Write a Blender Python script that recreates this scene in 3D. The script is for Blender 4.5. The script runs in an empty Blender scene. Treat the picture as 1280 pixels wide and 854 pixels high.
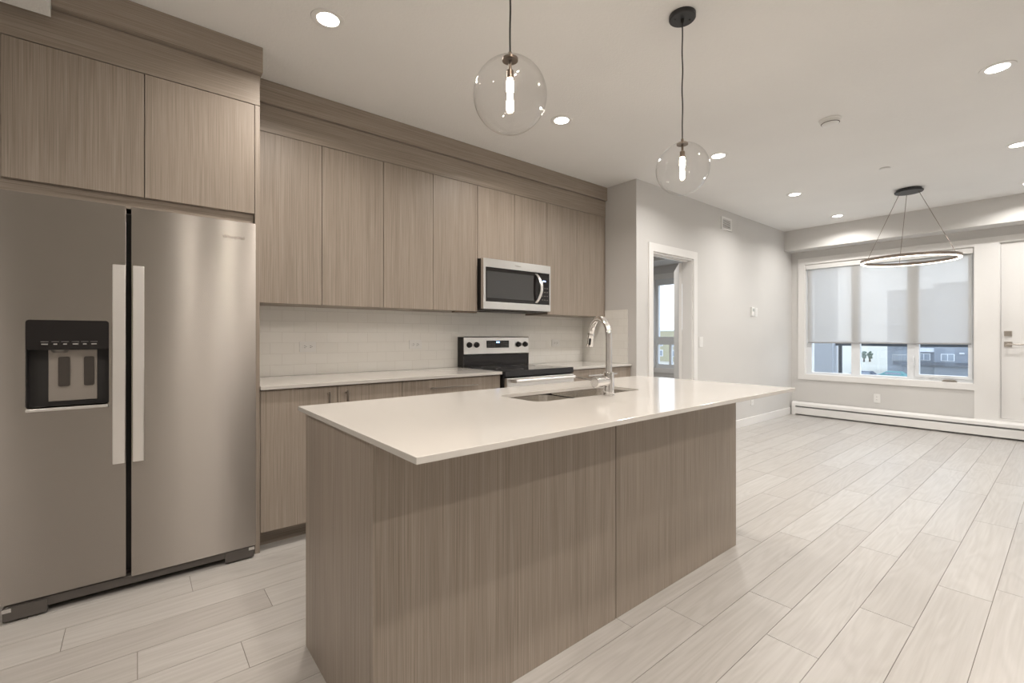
import bpy, bmesh, math, random
from mathutils import Vector, Matrix
random.seed(7)
C = bpy.context.scene.collection
S = bpy.context.scene

# ---------------------------------------------------------------- camera, sky, exposure
AZ = 50.773
cam = bpy.data.cameras.new('camera'); camo = bpy.data.objects.new('camera', cam); C.objects.link(camo)
camo.location = (0, 0, 1.189); camo.rotation_euler = (math.pi/2, 0, math.radians(AZ-90))
cam.sensor_width = 36; cam.lens = 575.1/1280*36; cam.shift_y = -6.4/1280; cam.clip_start = .02; cam.clip_end = 2000
S.camera = camo
S.view_settings.view_transform = 'Standard'; S.view_settings.look = 'None'
S.view_settings.exposure = 0.17; S.view_settings.gamma = 1; S.view_settings.use_curve_mapping = False
w = bpy.data.worlds.new('sky'); S.world = w; w.use_nodes = True
nt = w.node_tree; nt.nodes.clear()
out = nt.nodes.new('ShaderNodeOutputWorld'); bg = nt.nodes.new('ShaderNodeBackground')
tc = nt.nodes.new('ShaderNodeTexCoord'); sp = nt.nodes.new('ShaderNodeSeparateXYZ'); cr = nt.nodes.new('ShaderNodeValToRGB')
nt.links.new(tc.outputs['Generated'], sp.inputs[0]); nt.links.new(sp.outputs['Z'], cr.inputs[0])
cr.color_ramp.elements[0].position = 0; cr.color_ramp.elements[0].color = (.84, .875, .91, 1)
cr.color_ramp.elements[1].position = .6; cr.color_ramp.elements[1].color = (.60, .74, .95, 1)
nt.links.new(cr.outputs[0], bg.inputs[0]); bg.inputs[1].default_value = 2.7
nt.links.new(bg.outputs[0], out.inputs[0])
KITCHEN_W, LIVING_W = 12.5, 12.5
WARM, NEUTRAL = (1, .92, .84), (1, .97, .93)

# ---------------------------------------------------------------- measures
YW, YC, YU, YF = 3.483, 2.836, 3.156, 2.834
XS, Y2, XW, ZC, XSF, ZSF = 3.86, 2.768, 7.826, 2.762, 7.54, 2.466
YR, XL, YB = -.58, -1.9, -.58
CT = .915

# ---------------------------------------------------------------- materials
def mat(name, col, rough=.5, metal=0, spec=.5, **k):
    m = bpy.data.materials.new(name); m.use_nodes = True
    b = m.node_tree.nodes['Principled BSDF']
    b.inputs['Base Color'].default_value = (*col, 1); b.inputs['Roughness'].default_value = rough
    b.inputs['Metallic'].default_value = metal; b.inputs['Specular IOR Level'].default_value = spec
    for a, v in k.items(): b.inputs[a.replace('_', ' ')].default_value = v
    return m
def nodes(m): return m.node_tree, m.node_tree.nodes['Principled BSDF']
def new(t, kind, **k):
    n = t.nodes.new(kind)
    for a, v in k.items():
        if hasattr(n, a): setattr(n, a, v)
        else: n.inputs[a.replace('_', ' ')].default_value = v
    return n
def ramp(t, stops):
    n = t.nodes.new('ShaderNodeValToRGB')
    while len(n.color_ramp.elements) < len(stops): n.color_ramp.elements.new(.5)
    for e, (p, c) in zip(n.color_ramp.elements, stops): e.position = p; e.color = (*c, 1)
    return n
def mixc(t, kind, f, a, b):
    n = t.nodes.new('ShaderNodeMix'); n.data_type = 'RGBA'; n.blend_type = kind
    for i, v in ((0, f), (6, a), (7, b)):
        if isinstance(v, (int, float)): n.inputs[i].default_value = v
        elif isinstance(v, tuple): n.inputs[i].default_value = (*v, 1)
        else: t.links.new(v, n.inputs[i])
    return n.outputs[2]
def bump(t, b, sock, s, d=.001):
    n = new(t, 'ShaderNodeBump', Strength=s, Distance=d); t.links.new(sock, n.inputs['Height']); t.links.new(n.outputs[0], b.inputs['Normal'])
def painted(name, col, rough=.6, sc=180, s=.12, d=.002):
    m = mat(name, col, rough, spec=.3); t, b = nodes(m)
    tcn = new(t, 'ShaderNodeTexCoord'); n = new(t, 'ShaderNodeTexNoise', Scale=sc, Detail=3.0); t.links.new(tcn.outputs['Object'], n.inputs['Vector'])
    bump(t, b, n.outputs['Fac'], s, d)
    n2 = new(t, 'ShaderNodeTexNoise', Scale=1.3, Detail=2.0); t.links.new(tcn.outputs['Object'], n2.inputs['Vector'])
    r = ramp(t, [(.3, tuple(c*.98 for c in col)), (.7, tuple(min(1, c*1.02) for c in col))]); t.links.new(n2.outputs['Fac'], r.inputs[0])
    t.links.new(r.outputs[0], b.inputs['Base Color'])
    return m
def laminate(name, axis, k=1.0):
    m = mat(name, (.3, .25, .2), .42, spec=.35); t, b = nodes(m)
    tcn = new(t, 'ShaderNodeTexCoord'); oi = new(t, 'ShaderNodeObjectInfo')
    add = new(t, 'ShaderNodeVectorMath', operation='ADD'); t.links.new(tcn.outputs['Object'], add.inputs[0])
    sc = new(t, 'ShaderNodeVectorMath', operation='SCALE'); sc.inputs['Scale'].default_value = 9
    cx = new(t, 'ShaderNodeCombineXYZ')
    for i in range(3): t.links.new(oi.outputs['Random'], cx.inputs[i])
    t.links.new(cx.outputs[0], sc.inputs[0]); t.links.new(sc.outputs[0], add.inputs[1])
    def nz(a, lo, det):
        v = {'Z': (a, a, lo), 'X': (lo, a, a)}[axis]
        mp = new(t, 'ShaderNodeMapping'); mp.inputs['Scale'].default_value = v; t.links.new(add.outputs[0], mp.inputs[0])
        n = new(t, 'ShaderNodeTexNoise', Scale=1.0, Detail=det, Roughness=.6); t.links.new(mp.outputs[0], n.inputs['Vector']); return n.outputs['Fac']
    fine, mid, wide = nz(420, 3.0, 3.0), nz(150, 1.0, 2.0), nz(14, .4, 2.0)
    c0 = ramp(t, [(.30, tuple(v*k for v in (.240, .198, .161))), (.5, tuple(v*k for v in (.322, .272, .225))), (.70, tuple(v*k for v in (.388, .334, .282)))]); t.links.new(fine, c0.inputs[0])
    c1 = ramp(t, [(.33, (.93, .925, .92)), (.67, (1.05, 1.05, 1.055))]); t.links.new(mid, c1.inputs[0])
    c2 = ramp(t, [(.3, (.94, .94, .94)), (.7, (1.05, 1.05, 1.05))]); t.links.new(wide, c2.inputs[0])
    a = mixc(t, 'MULTIPLY', 1.0, c0.outputs[0], c1.outputs[0]); a = mixc(t, 'MULTIPLY', 1.0, a, c2.outputs[0])
    t.links.new(a, b.inputs['Base Color']); bump(t, b, fine, .15, .0006)
    return m
def steel(name, col=(.62, .60, .58), rough=.30, an=.85, axis=(0, 0, 1), warp=0.0):
    m = mat(name, col, rough, 1.0); t, b = nodes(m)
    b.inputs['Anisotropic'].default_value = an
    cx = new(t, 'ShaderNodeCombineXYZ', X=axis[0], Y=axis[1], Z=axis[2]); t.links.new(cx.outputs[0], b.inputs['Tangent'])
    tcn = new(t, 'ShaderNodeTexCoord'); mp = new(t, 'ShaderNodeMapping')
    mp.inputs['Scale'].default_value = (6, 6, 900) if axis[2] else (900, 6, 6); t.links.new(tcn.outputs['Object'], mp.inputs[0])
    n = new(t, 'ShaderNodeTexNoise', Scale=1.0, Detail=2.0); t.links.new(mp.outputs[0], n.inputs['Vector'])
    r = ramp(t, [(.35, tuple(c*.985 for c in col)), (.65, tuple(min(1, c*1.015) for c in col))]); t.links.new(n.outputs['Fac'], r.inputs[0]); t.links.new(r.outputs[0], b.inputs['Base Color'])
    if warp:
        m2 = new(t, 'ShaderNodeMapping'); m2.inputs['Scale'].default_value = (5, 5, .9); t.links.new(tcn.outputs['Object'], m2.inputs[0])
        n2 = new(t, 'ShaderNodeTexNoise', Scale=1.0, Detail=1.0); t.links.new(m2.outputs[0], n2.inputs['Vector'])
        bump(t, b, n2.outputs['Fac'], 1.0, warp)
    return m
def glassy(name, f=1.45, tint=(1, 1, 1), edge=1.0, rough=0.0):
    m = bpy.data.materials.new(name); m.use_nodes = True; t = m.node_tree; t.nodes.clear()
    o = new(t, 'ShaderNodeOutputMaterial'); mx = new(t, 'ShaderNodeMixShader'); tr = new(t, 'ShaderNodeBsdfTransparent'); gl = new(t, 'ShaderNodeBsdfGlossy', Roughness=rough)
    tr.inputs[0].default_value = (*tint, 1); fr = new(t, 'ShaderNodeLayerWeight'); fr.inputs['Blend'].default_value = .5
    pw = new(t, 'ShaderNodeMath', operation='POWER'); pw.inputs[1].default_value = f; t.links.new(fr.outputs['Facing'], pw.inputs[0])
    mul = new(t, 'ShaderNodeMath', operation='MULTIPLY_ADD'); mul.inputs[1].default_value = edge; mul.inputs[2].default_value = .045
    t.links.new(pw.outputs[0], mul.inputs[0]); t.links.new(mul.outputs[0], mx.inputs[0])
    t.links.new(tr.outputs[0], mx.inputs[1]); t.links.new(gl.outputs[0], mx.inputs[2]); t.links.new(mx.outputs[0], o.inputs[0])
    return m
def glow(name, col, s):
    m = mat(name, (.8, .8, .8), .5); b = m.node_tree.nodes['Principled BSDF']
    b.inputs['Emission Color'].default_value = (*col, 1); b.inputs['Emission Strength'].default_value = s
    return m
def tiles():
    m = mat('white_tile', (.72, .69, .65), .12, spec=.5); t, b = nodes(m)
    tcn = new(t, 'ShaderNodeTexCoord'); s = new(t, 'ShaderNodeSeparateXYZ'); t.links.new(tcn.outputs['Object'], s.inputs[0])
    ad = new(t, 'ShaderNodeMath', operation='ADD'); t.links.new(s.outputs['X'], ad.inputs[0]); t.links.new(s.outputs['Y'], ad.inputs[1])
    zz = new(t, 'ShaderNodeMath', operation='SUBTRACT'); zz.inputs[1].default_value = .915; t.links.new(s.outputs['Z'], zz.inputs[0])
    cx = new(t, 'ShaderNodeCombineXYZ'); t.links.new(ad.outputs[0], cx.inputs[0]); t.links.new(zz.outputs[0], cx.inputs[1])
    br = new(t, 'ShaderNodeTexBrick', Scale=1.0, offset=.5, squash=1.0)
    br.inputs['Brick Width'].default_value = .152; br.inputs['Row Height'].default_value = .076; br.inputs['Mortar Size'].default_value = .0013; br.inputs['Mortar Smooth'].default_value = .4
    br.inputs['Color1'].default_value = (.86, .84, .80, 1); br.inputs['Color2'].default_value = (.84, .82, .775, 1); br.inputs['Mortar'].default_value = (.73, .705, .66, 1)
    t.links.new(cx.outputs[0], br.inputs['Vector']); t.links.new(br.outputs['Color'], b.inputs['Base Color'])
    inv = new(t, 'ShaderNodeMath', operation='SUBTRACT'); inv.inputs[0].default_value = 1; t.links.new(br.outputs['Fac'], inv.inputs[1])
    bump(t, b, inv.outputs[0], .5, .0015)
    return m
def plank_mat():
    m = mat('oak_plank', (.55, .5, .45), .34, spec=.45); t, b = nodes(m)
    tcn = new(t, 'ShaderNodeTexCoord'); at = new(t, 'ShaderNodeAttribute', attribute_name='plank')
    mp = new(t, 'ShaderNodeMapping'); mp.inputs['Scale'].default_value = (1.1, 9, 1); t.links.new(tcn.outputs['Object'], mp.inputs[0])
    sc = new(t, 'ShaderNodeVectorMath', operation='SCALE'); sc.inputs['Scale'].default_value = 40; t.links.new(at.outputs['Color'], sc.inputs[0])
    ad = new(t, 'ShaderNodeVectorMath', operation='ADD'); t.links.new(mp.outputs[0], ad.inputs[0]); t.links.new(sc.outputs[0], ad.inputs[1])
    n1 = new(t, 'ShaderNodeTexNoise', Scale=.8, Detail=2.0, Distortion=.6); t.links.new(ad.outputs[0], n1.inputs['Vector'])
    mu = new(t, 'ShaderNodeMath', operation='MULTIPLY'); mu.inputs[1].default_value = 55; t.links.new(n1.outputs['Fac'], mu.inputs[0])
    si = new(t, 'ShaderNodeMath', operation='SINE'); t.links.new(mu.outputs[0], si.inputs[0])
    g = ramp(t, [(0, (.955, .95, .945)), (.55, (1, 1, 1)), (1, (1.03, 1.03, 1.03))])
    hf = new(t, 'ShaderNodeMath', operation='MULTIPLY_ADD'); hf.inputs[1].default_value = .5; hf.inputs[2].default_value = .5; t.links.new(si.outputs[0], hf.inputs[0]); t.links.new(hf.outputs[0], g.inputs[0])
    m2 = new(t, 'ShaderNodeMapping'); m2.inputs['Scale'].default_value = (3, 90, 1); t.links.new(tcn.outputs['Object'], m2.inputs[0])
    ad2 = new(t, 'ShaderNodeVectorMath', operation='ADD'); t.links.new(m2.outputs[0], ad2.inputs[0]); t.links.new(sc.outputs[0], ad2.inputs[1])
    n2 = new(t, 'ShaderNodeTexNoise', Scale=1.0, Detail=4.0); t.links.new(ad2.outputs[0], n2.inputs['Vector'])
    g2 = ramp(t, [(.3, (.93, .92, .91)), (.7, (1.04, 1.04, 1.04))]); t.links.new(n2.outputs['Fac'], g2.inputs[0])
    sx = new(t, 'ShaderNodeSeparateColor'); t.links.new(at.outputs['Color'], sx.inputs[0])
    base = ramp(t, [(0, (.435, .413, .388)), (.5, (.462, .441, .416)), (1, (.49, .472, .448))]); t.links.new(sx.outputs[0], base.inputs[0])
    a = mixc(t, 'MULTIPLY', 1.0, base.outputs[0], g.outputs[0]); a = mixc(t, 'MULTIPLY', 1.0, a, g2.outputs[0])
    t.links.new(a, b.inputs['Base Color']); bump(t, b, n2.outputs['Fac'], .12, .001)
    return m
def shade_mat(name):
    m = bpy.data.materials.new(name); m.use_nodes = True; t = m.node_tree; t.nodes.clear()
    o = new(t, 'ShaderNodeOutputMaterial'); tr = new(t, 'ShaderNodeBsdfTransparent'); d = new(t, 'ShaderNodeBsdfDiffuse'); l = new(t, 'ShaderNodeBsdfTranslucent')
    d.inputs[0].default_value = (.78, .77, .755, 1); l.inputs[0].default_value = (.64, .635, .62, 1)
    a = new(t, 'ShaderNodeMixShader'); a.inputs[0].default_value = .5; t.links.new(d.outputs[0], a.inputs[1]); t.links.new(l.outputs[0], a.inputs[2])
    f = new(t, 'ShaderNodeMixShader'); f.inputs[0].default_value = .70; t.links.new(tr.outputs[0], f.inputs[1]); t.links.new(a.outputs[0], f.inputs[2]); t.links.new(f.outputs[0], o.inputs[0])
    return m
def facade(name, c, r=.8):
    return painted(name, c, r, 4, .3, .02)

LV, LH = laminate('taupe_laminate_vertical', 'Z'), laminate('taupe_laminate_horizontal', 'X')
LVI = LV
GAPM = mat('carcass_dark', (.10, .08, .065), .7)
WALL = painted('wall_paint', (.64, .625, .605)); CEIL = painted('ceiling_paint', (.84, .83, .81), .8, 90, .5, .004)
TRIM = painted('trim_paint', (.80, .785, .765), .35, 60, .03, .001); PLASTIC = mat('white_plastic', (.80, .79, .77), .35)
TILE, PLANK = tiles(), plank_mat(); SEAM = mat('plank_seam', (.20, .175, .15), .8)
QZ = painted('quartz', (.57, .545, .51), .12, 400, .01, .0005); nodes(QZ)[1].inputs['Specular IOR Level'].default_value = .55
STEEL = steel('brushed_steel_door', (.40, .37, .34), .27, 1.0, (0, 0, 1), .0012)
STEELH = steel('steel_trim', (.78, .77, .75), .28, .6)
SINKM = steel('sink_steel', (.80, .77, .73), .22, .5)
HAND = mat('satin_handle', (.86, .84, .82), .34, 1.0)
NICK = mat('nickel', (.50, .46, .42), .3, 1.0); NICKB = mat('nickel_bright', (.75, .74, .73), .25, 1.0)
CHR = mat('chrome', (.82, .81, .80), .07, 1.0)
BLK = mat('black_gloss', (.012, .010, .010), .08); BLKM = mat('black_matte', (.02, .018, .017), .5); BLKG = mat('black_metal', (.05, .05, .052), .4, .6)
DG = mat('dark_grey_plastic', (.09, .08, .072), .45); MG = mat('mid_grey_plastic', (.17, .155, .14), .5)
MWG = mat('microwave_window', (.055, .055, .055), .06); CKT = mat('cooktop_glass', (.02, .02, .022), .04)
GREYP = mat('grey_print', (.35, .34, .33), .5); LCD = glow('blue_display', (.25, .5, 1), 2.5)
GLOBE = glassy('globe_glass', 4.5, (.98, .98, .98), .85); PANE = glassy('pane_glass', 5.0, (.97, .985, .99), .8)
BULB = glow('lit_bulb', (1, .88, .72), 130); POT = glow('lit_lens', (1, .93, .82), 22); RING = glow('lit_ring', (1, .88, .72), 4)
SHADE = shade_mat('shade_fabric'); BRZ = mat('aged_bronze', (.16, .12, .09), .35, .8); BRSH = mat('ring_metal', (.22, .18, .15), .4, .7)
VINYL = mat('window_vinyl', (.76, .78, .80), .35); CORD = mat('black_cord', (.02, .018, .016), .6)

# ---------------------------------------------------------------- mesh helpers
def box(bm, x0, x1, y0, y1, z0, z1, hide=()):
    vs = [bm.verts.new((x, y, z)) for x in (x0, x1) for y in (y0, y1) for z in (z0, z1)]
    for f in ((0, 1, 3, 2), (4, 6, 7, 5), (0, 4, 5, 1), (2, 3, 7, 6), (0, 2, 6, 4), (1, 5, 7, 3)):
        bm.faces.new([vs[i] for i in f])
    return vs
def tube(bm, pts, r, seg=16, cap=True):
    pts = [Vector(p) for p in pts]; n = len(pts); rs = r if isinstance(r, (list, tuple)) else [r]*n
    up = None; rings = []
    for i, p in enumerate(pts):
        d = (pts[min(i+1, n-1)]-pts[max(i-1, 0)]).normalized()
        if up is None: up = Vector((1, 0, 0)) if abs(d.x) < .9 else Vector((0, 0, 1))
        u = (up-d*up.dot(d)).normalized(); up = u; v = d.cross(u)
        rings.append([bm.verts.new(p+rs[i]*(math.cos(a)*u+math.sin(a)*v)) for a in [2*math.pi*k/seg for k in range(seg)]])
    for a, b in zip(rings, rings[1:]):
        for k in range(seg): bm.faces.new((a[k], a[(k+1) % seg], b[(k+1) % seg], b[k]))
    if cap: bm.faces.new(rings[0][::-1]); bm.faces.new(rings[-1])
def lathe(bm, prof, c=(0, 0, 0), seg=40):
    rings = []
    for r, z in prof:
        rings.append([bm.verts.new((c[0]+r*math.cos(2*math.pi*k/seg), c[1]+r*math.sin(2*math.pi*k/seg), c[2]+z)) for k in range(seg)] if r > 1e-6 else bm.verts.new((c[0], c[1], c[2]+z)))
    for a, b in zip(rings, rings[1:]):
        for k in range(seg):
            j = (k+1) % seg
            if isinstance(a, list) and isinstance(b, list): bm.faces.new((a[k], a[j], b[j], b[k]))
            elif isinstance(a, list): bm.faces.new((a[k], a[j], b))
            elif isinstance(b, list): bm.faces.new((a, b[j], b[k]))
def rrect(x0, x1, y0, y1, r, n=6):
    P = []
    for cx, cy, a0 in ((x1-r, y1-r, 0), (x0+r, y1-r, 90), (x0+r, y0+r, 180), (x1-r, y0+r, 270)):
        for k in range(n+1):
            a = math.radians(a0+90*k/n); P.append((cx+r*math.cos(a), cy+r*math.sin(a)))
    return P
def slab(bm, outer, holes, z0, z1, f=lambda a, b, z: (a, b, z)):
    """a plate of thickness z0..z1 with holes; f maps plane coordinates to 3D"""
    es = []; loops = []
    for L in [outer]+holes:
        vs = [bm.verts.new(f(a, b, z1)) for a, b in L]; loops.append(vs)
        es += [bm.edges.new((vs[i], vs[(i+1) % len(vs)])) for i in range(len(vs))]
    top = [g for g in bmesh.ops.triangle_fill(bm, edges=es, use_beauty=True)['geom'] if isinstance(g, bmesh.types.BMFace)]
    mp = {}
    for L, vs in zip([outer]+holes, loops):
        for (a, b), v in zip(L, vs): mp[v] = bm.verts.new(f(a, b, z0))
    for fc in top: bm.faces.new([mp[v] for v in reversed(fc.verts)])
    for vs in loops:
        for i in range(len(vs)):
            j = (i+1) % len(vs); bm.faces.new((vs[i], vs[j], mp[vs[j]], mp[vs[i]]))
    bmesh.ops.recalc_face_normals(bm, faces=bm.faces[:])
def obj(name, bm, m, parent=None, smooth=False, bevel=0):
    bmesh.ops.recalc_face_normals(bm, faces=bm.faces[:])
    me = bpy.data.meshes.new(name); bm.to_mesh(me); bm.free(); me.materials.append(m)
    if smooth:
        me.polygons.foreach_set('use_smooth', [True]*len(me.polygons))
        me.set_sharp_from_angle(angle=math.radians(40))
    o = bpy.data.objects.new(name, me); C.objects.link(o)
    if parent is not None:
        o.parent = parent; o.matrix_parent_inverse = Matrix.Translation(-Vector(parent.location)) if parent.type == 'EMPTY' or parent.location.length else Matrix()
    if bevel:
        b = o.modifiers.new('edge', 'BEVEL'); b.width = bevel; b.segments = 2; b.limit_method = 'ANGLE'; b.angle_limit = math.radians(50)
    return o
def bx(name, m, parent, *b, bevel=.0012):
    bm = bmesh.new()
    for q in (b if isinstance(b[0], tuple) else (b,)): box(bm, *q)
    return obj(name, bm, m, parent, bevel=bevel)
def struct(name, m, *b, parent=None, bevel=0):
    o = bx(name, m, parent, *b, bevel=bevel)
    if parent is None: o['kind'] = 'structure'
    return o
def tag(o, label, cat, group=None):
    o['label'] = label; o['category'] = cat
    if group: o['group'] = group
    return o
def thing(name, label, cat, loc=(0, 0, 0), group=None):
    o = bpy.data.objects.new(name, None); C.objects.link(o); o.location = loc; o.empty_display_size = .1
    return tag(o, label, cat, group)
def copy_tree(o, delta, label):
    c = o.copy(); C.objects.link(c); c.location = Vector(o.location)+Vector(delta); c['label'] = label
    for ch in list(o.children):
        d = ch.copy(); C.objects.link(d); d.parent = c
        for g in ch.children:
            e = g.copy(); C.objects.link(e); e.parent = d
    return c
def text(name, body, size, m, parent, M, ext=.0004):
    cu = bpy.data.curves.new(name, 'FONT'); cu.body = body; cu.size = size; cu.extrude = ext; cu.align_x = 'CENTER'
    o = bpy.data.objects.new(name, cu); C.objects.link(o)
    dg = bpy.context.evaluated_depsgraph_get(); me = bpy.data.meshes.new_from_object(o.evaluated_get(dg))
    bpy.data.objects.remove(o); me.transform(M); me.materials.append(m)
    r = bpy.data.objects.new(name, me); C.objects.link(r); r.parent = parent
    r.matrix_parent_inverse = Matrix.Translation(-Vector(parent.location)); return r
FRONT = lambda x, y, z: Matrix.Translation((x, y, z)) @ Matrix.Rotation(math.pi/2, 4, 'X')

# ---------------------------------------------------------------- room shell
def build_floor():
    bm = bmesh.new(); lay = bm.verts.layers.float_color.new('plank')
    known = {0: 2.967, 1: 2.458, 2: 1.948, 3: 2.216, 4: 1.803, 5: 1.569, 9: .315, 10: .003, 12: -.223, 13: .204}
    L, W, g = 1.228, .182, .0011
    k = -16
    while .235+W*k < 6.4:
        y0, y1 = .235+W*k, .235+W*(k+1)
        off = known.get(k, random.uniform(0, L)); x = off-L*math.ceil((off-XL)/L)-.0
        while x < XW+.05:
            a, b = max(x, XL), min(x+L, XW)
            if b-a > .02:
                yy0, yy1 = max(y0, -2.6), min(y1, 6.2)
                if yy1-yy0 > .01:
                    c = (random.random(), random.random(), random.random(), 1)
                    for v in box(bm, a+g, b-g, yy0+g, yy1-g, -.012, 0): v[lay] = c
            x += L
        k += 1
    nb = len(bm.faces); box(bm, XL, XW, -2.6, 6.2, -.2, -.0025)
    for f in bm.faces: f.material_index = 0
    bm.faces.ensure_lookup_table()
    for f in bm.faces[nb:]: f.material_index = 1
    o = obj('floor', bm, PLANK); o.data.materials.append(SEAM); o['kind'] = 'structure'
build_floor()
YD = -2.6
struct('ceiling', CEIL, XL-.1, XW+.2, YD-.1, 6.3, ZC, ZC+.2)
struct('ceiling_bulkhead', CEIL, XL, -.286, YD, 2.797, 2.567, ZC)
struct('wall_back', WALL, XL-.1, XS, YW, YW+.12, 0, ZC)
struct('wall_nook', WALL, XS, XS+.12, Y2, YW+.12, 0, ZC)
OPX0, OPX1, OPZ = 4.13, 4.928, 2.07
struct('wall_living', WALL, (XS+.12, OPX0, Y2, Y2+.12, 0, ZC), (OPX1, XW, Y2, Y2+.12, 0, ZC), (OPX0, OPX1, Y2, Y2+.12, OPZ, ZC))
struct('wall_right', WALL, 3.2, XW+.2, YR-.12, YR, 0, ZC)
struct('wall_rear', WALL, XL-.1, 3.32, YD-.12, YD, 0, ZC)
struct('wall_rear_side', WALL, 3.2, 3.32, YD, YR-.12, 0, ZC)
struct('wall_left', WALL, XL-.12, XL, YD, YW, 0, ZC)
# window wall with openings: living window, balcony door, bedroom window
WY0, WY1, WZ0, WZ1 = .772, 2.588, .616, 2.270
DY0, DY1, DZ0, DZ1 = -.385, .566, .222, 2.291
BY0, BY1, BZ0, BZ1 = 3.75, 5.20, .573, 2.30
T = .2
struct('wall_window', WALL,
    (XW, XW+T, YR-.12, DY0, 0, ZC), (XW, XW+T, DY0, DY1, 0, DZ0), (XW, XW+T, DY0, DY1, DZ1, ZC), (XW, XW+T, DY1, WY0, 0, ZC),
    (XW, XW+T, WY0, WY1, 0, WZ0), (XW, XW+T, WY0, WY1, WZ1, ZC), (XW, XW+T, WY1, BY0, 0, ZC),
    (XW, XW+T, BY0, BY1, 0, BZ0), (XW, XW+T, BY0, BY1, BZ1, ZC), (XW, XW+T, BY1, 6.3, 0, ZC))
struct('ceiling_soffit', WALL, XSF, XW, YR, Y2, ZSF, ZC)
struct('ceiling_bedroom_soffit', WALL, 7.2, XW, Y2+.12, 6.2, 2.544, ZC)
struct('wall_bedroom_left', WALL, XS+.12-.12, XS+.12, YW+.12, 6.3, 0, ZC)
struct('wall_bedroom_back', WALL, XS+.12, XW, 6.2, 6.3, 0, ZC)
# trims
cs = .016
struct('trim_1', TRIM, (XW-cs, XW, WY1, 2.675, .540, 2.362), (XW-cs, XW, WY0, WY1, .540, WZ0), (XW-cs, XW, DY0-.17, WY1, WZ1+.021, 2.362), (XW-cs, XW, WY0, WY1, WZ1, WZ1+.021),
       (XW-cs, XW, DY1, WY0, .16, WZ1+.021), (XW-cs, XW, DY0, DY1, .16, DZ0), (XW-cs, XW, DY0-.17, DY0, .16, WZ1+.021))
struct('trim_2', TRIM, (4.055, OPX0, Y2-.016, Y2, 0, 2.155), (OPX1, 5.005, Y2-.016, Y2, 0, 2.155), (OPX0, OPX1, Y2-.016, Y2, OPZ, 2.155))
struct('trim_3', TRIM, (OPX0, OPX0+.018, Y2, Y2+.12, 0, OPZ), (OPX1-.018, OPX1, Y2, Y2+.12, 0, OPZ), (OPX0+.018, OPX1-.018, Y2, Y2+.12, OPZ-.018, OPZ),
       (OPX0+.018, OPX1-.018, Y2+.05, Y2+.065, OPZ-.03, OPZ-.018))
struct('trim_4', TRIM, (XW-cs, XW, BY1, BY1+.09, .49, 2.39), (XW-cs, XW, BY0-.09, BY0, .49, 2.39), (XW-cs, XW, BY0, BY1, .49, BZ0), (XW-cs, XW, BY0, BY1, BZ1, 2.39))
struct('baseboard_living', TRIM, (5.005, XW-.075, Y2-.014, Y2, 0, .105), bevel=.003)
struct('baseboard_nook', TRIM, (XS+.0, 4.055, Y2-.014, Y2, 0, .105), bevel=.003)
struct('baseboard_right', TRIM, 3.2, XW-.1, YR, YR+.014, 0, .105)
struct('baseboard_left', TRIM, XL, XL+.014, YD, YW, 0, .105)
struct('baseboard_bedroom', TRIM, XW-.014, XW, Y2+.12, 6.2, 0, .105)
# backsplash
def splash():
    struct('wall_backsplash', TILE, (.5255, XS, YW-.008, YW, CT, 1.47), (2.2, 3.0, YW-.008, YW, .80, CT))
    struct('wall_backsplash_side', TILE, XS-.008, XS, 2.869, YW-.008, CT, 1.462)
splash()

# ---------------------------------------------------------------- windows
XG = XW+.05
def window(name, y0, y1, z0, z1, panes, hz=None):
    root = bpy.data.objects.new(name, None); C.objects.link(root); root['kind'] = 'structure'; root.location = (XG, (y0+y1)/2, z0)
    bm = bmesh.new(); hs = [rrect(a, b, c, d, .004, 2) for a, b, c, d in panes]
    slab(bm, [(y0, z0), (y1, z0), (y1, z1), (y0, z1)], hs, 0, .07, lambda a, b, z: (XG+z, a, b))
    obj('window_frame', bm, VINYL, root, bevel=.003)
    for a, b, c, d in panes:
        bx('pane', PANE, root, XG+.03, XG+.036, a, b, c, d, bevel=0)
    # reveal lining
    bx('jamb_lining', TRIM, root, (XW, XG, y0, y0+.006, z0, z1), (XW, XG, y1-.006, y1, z0, z1), (XW, XG, y0+.006, y1-.006, z0, z0+.006), (XW, XG, y0+.006, y1-.006, z1-.006, z1), bevel=0)
    return root
w1 = window('window_1', WY0, WY1, WZ0, WZ1, [(2.019, 2.512, .655, 2.19), (1.405, 1.916, .655, 2.19), (.830, 1.285, .695, 2.17)])
# operable sash moulding, crank handle and latch of the right hand pane
bm = bmesh.new(); slab(bm, rrect(.792, 1.322, .66, 2.205, .006, 2), [rrect(.830, 1.285, .695, 2.17, .004, 2)], 0, .012, lambda a, b, z: (XG-z, a, b)); obj('sash', bm, VINYL, w1, bevel=.002)
bm = bmesh.new(); box(bm, XG-.05, XG-.002, .93, 1.06, .624, .637); tube(bm, [(XG-.03, 1.05, .640), (XG-.035, .99, .646), (XG-.035, .94, .643)], .006); obj('crank_handle', bm, NICK, w1, True)
bm = bmesh.new(); tube(bm, [(XG-.012, 1.335, .80), (XG-.025, 1.337, .82), (XG-.028, 1.338, .90), (XG-.012, 1.338, .93)], .006); obj('latch', bm, VINYL, w1, True)
w2 = window('window_2', BY0, BY1, BZ0, BZ1, [(4.55, 5.142, 1.183, 2.18), (3.81, 4.45, 1.183, 2.18), (4.905, 5.15, .653, 1.03), (4.50, 4.865, .653, 1.03), (3.81, 4.45, .653, 1.03)])

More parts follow.
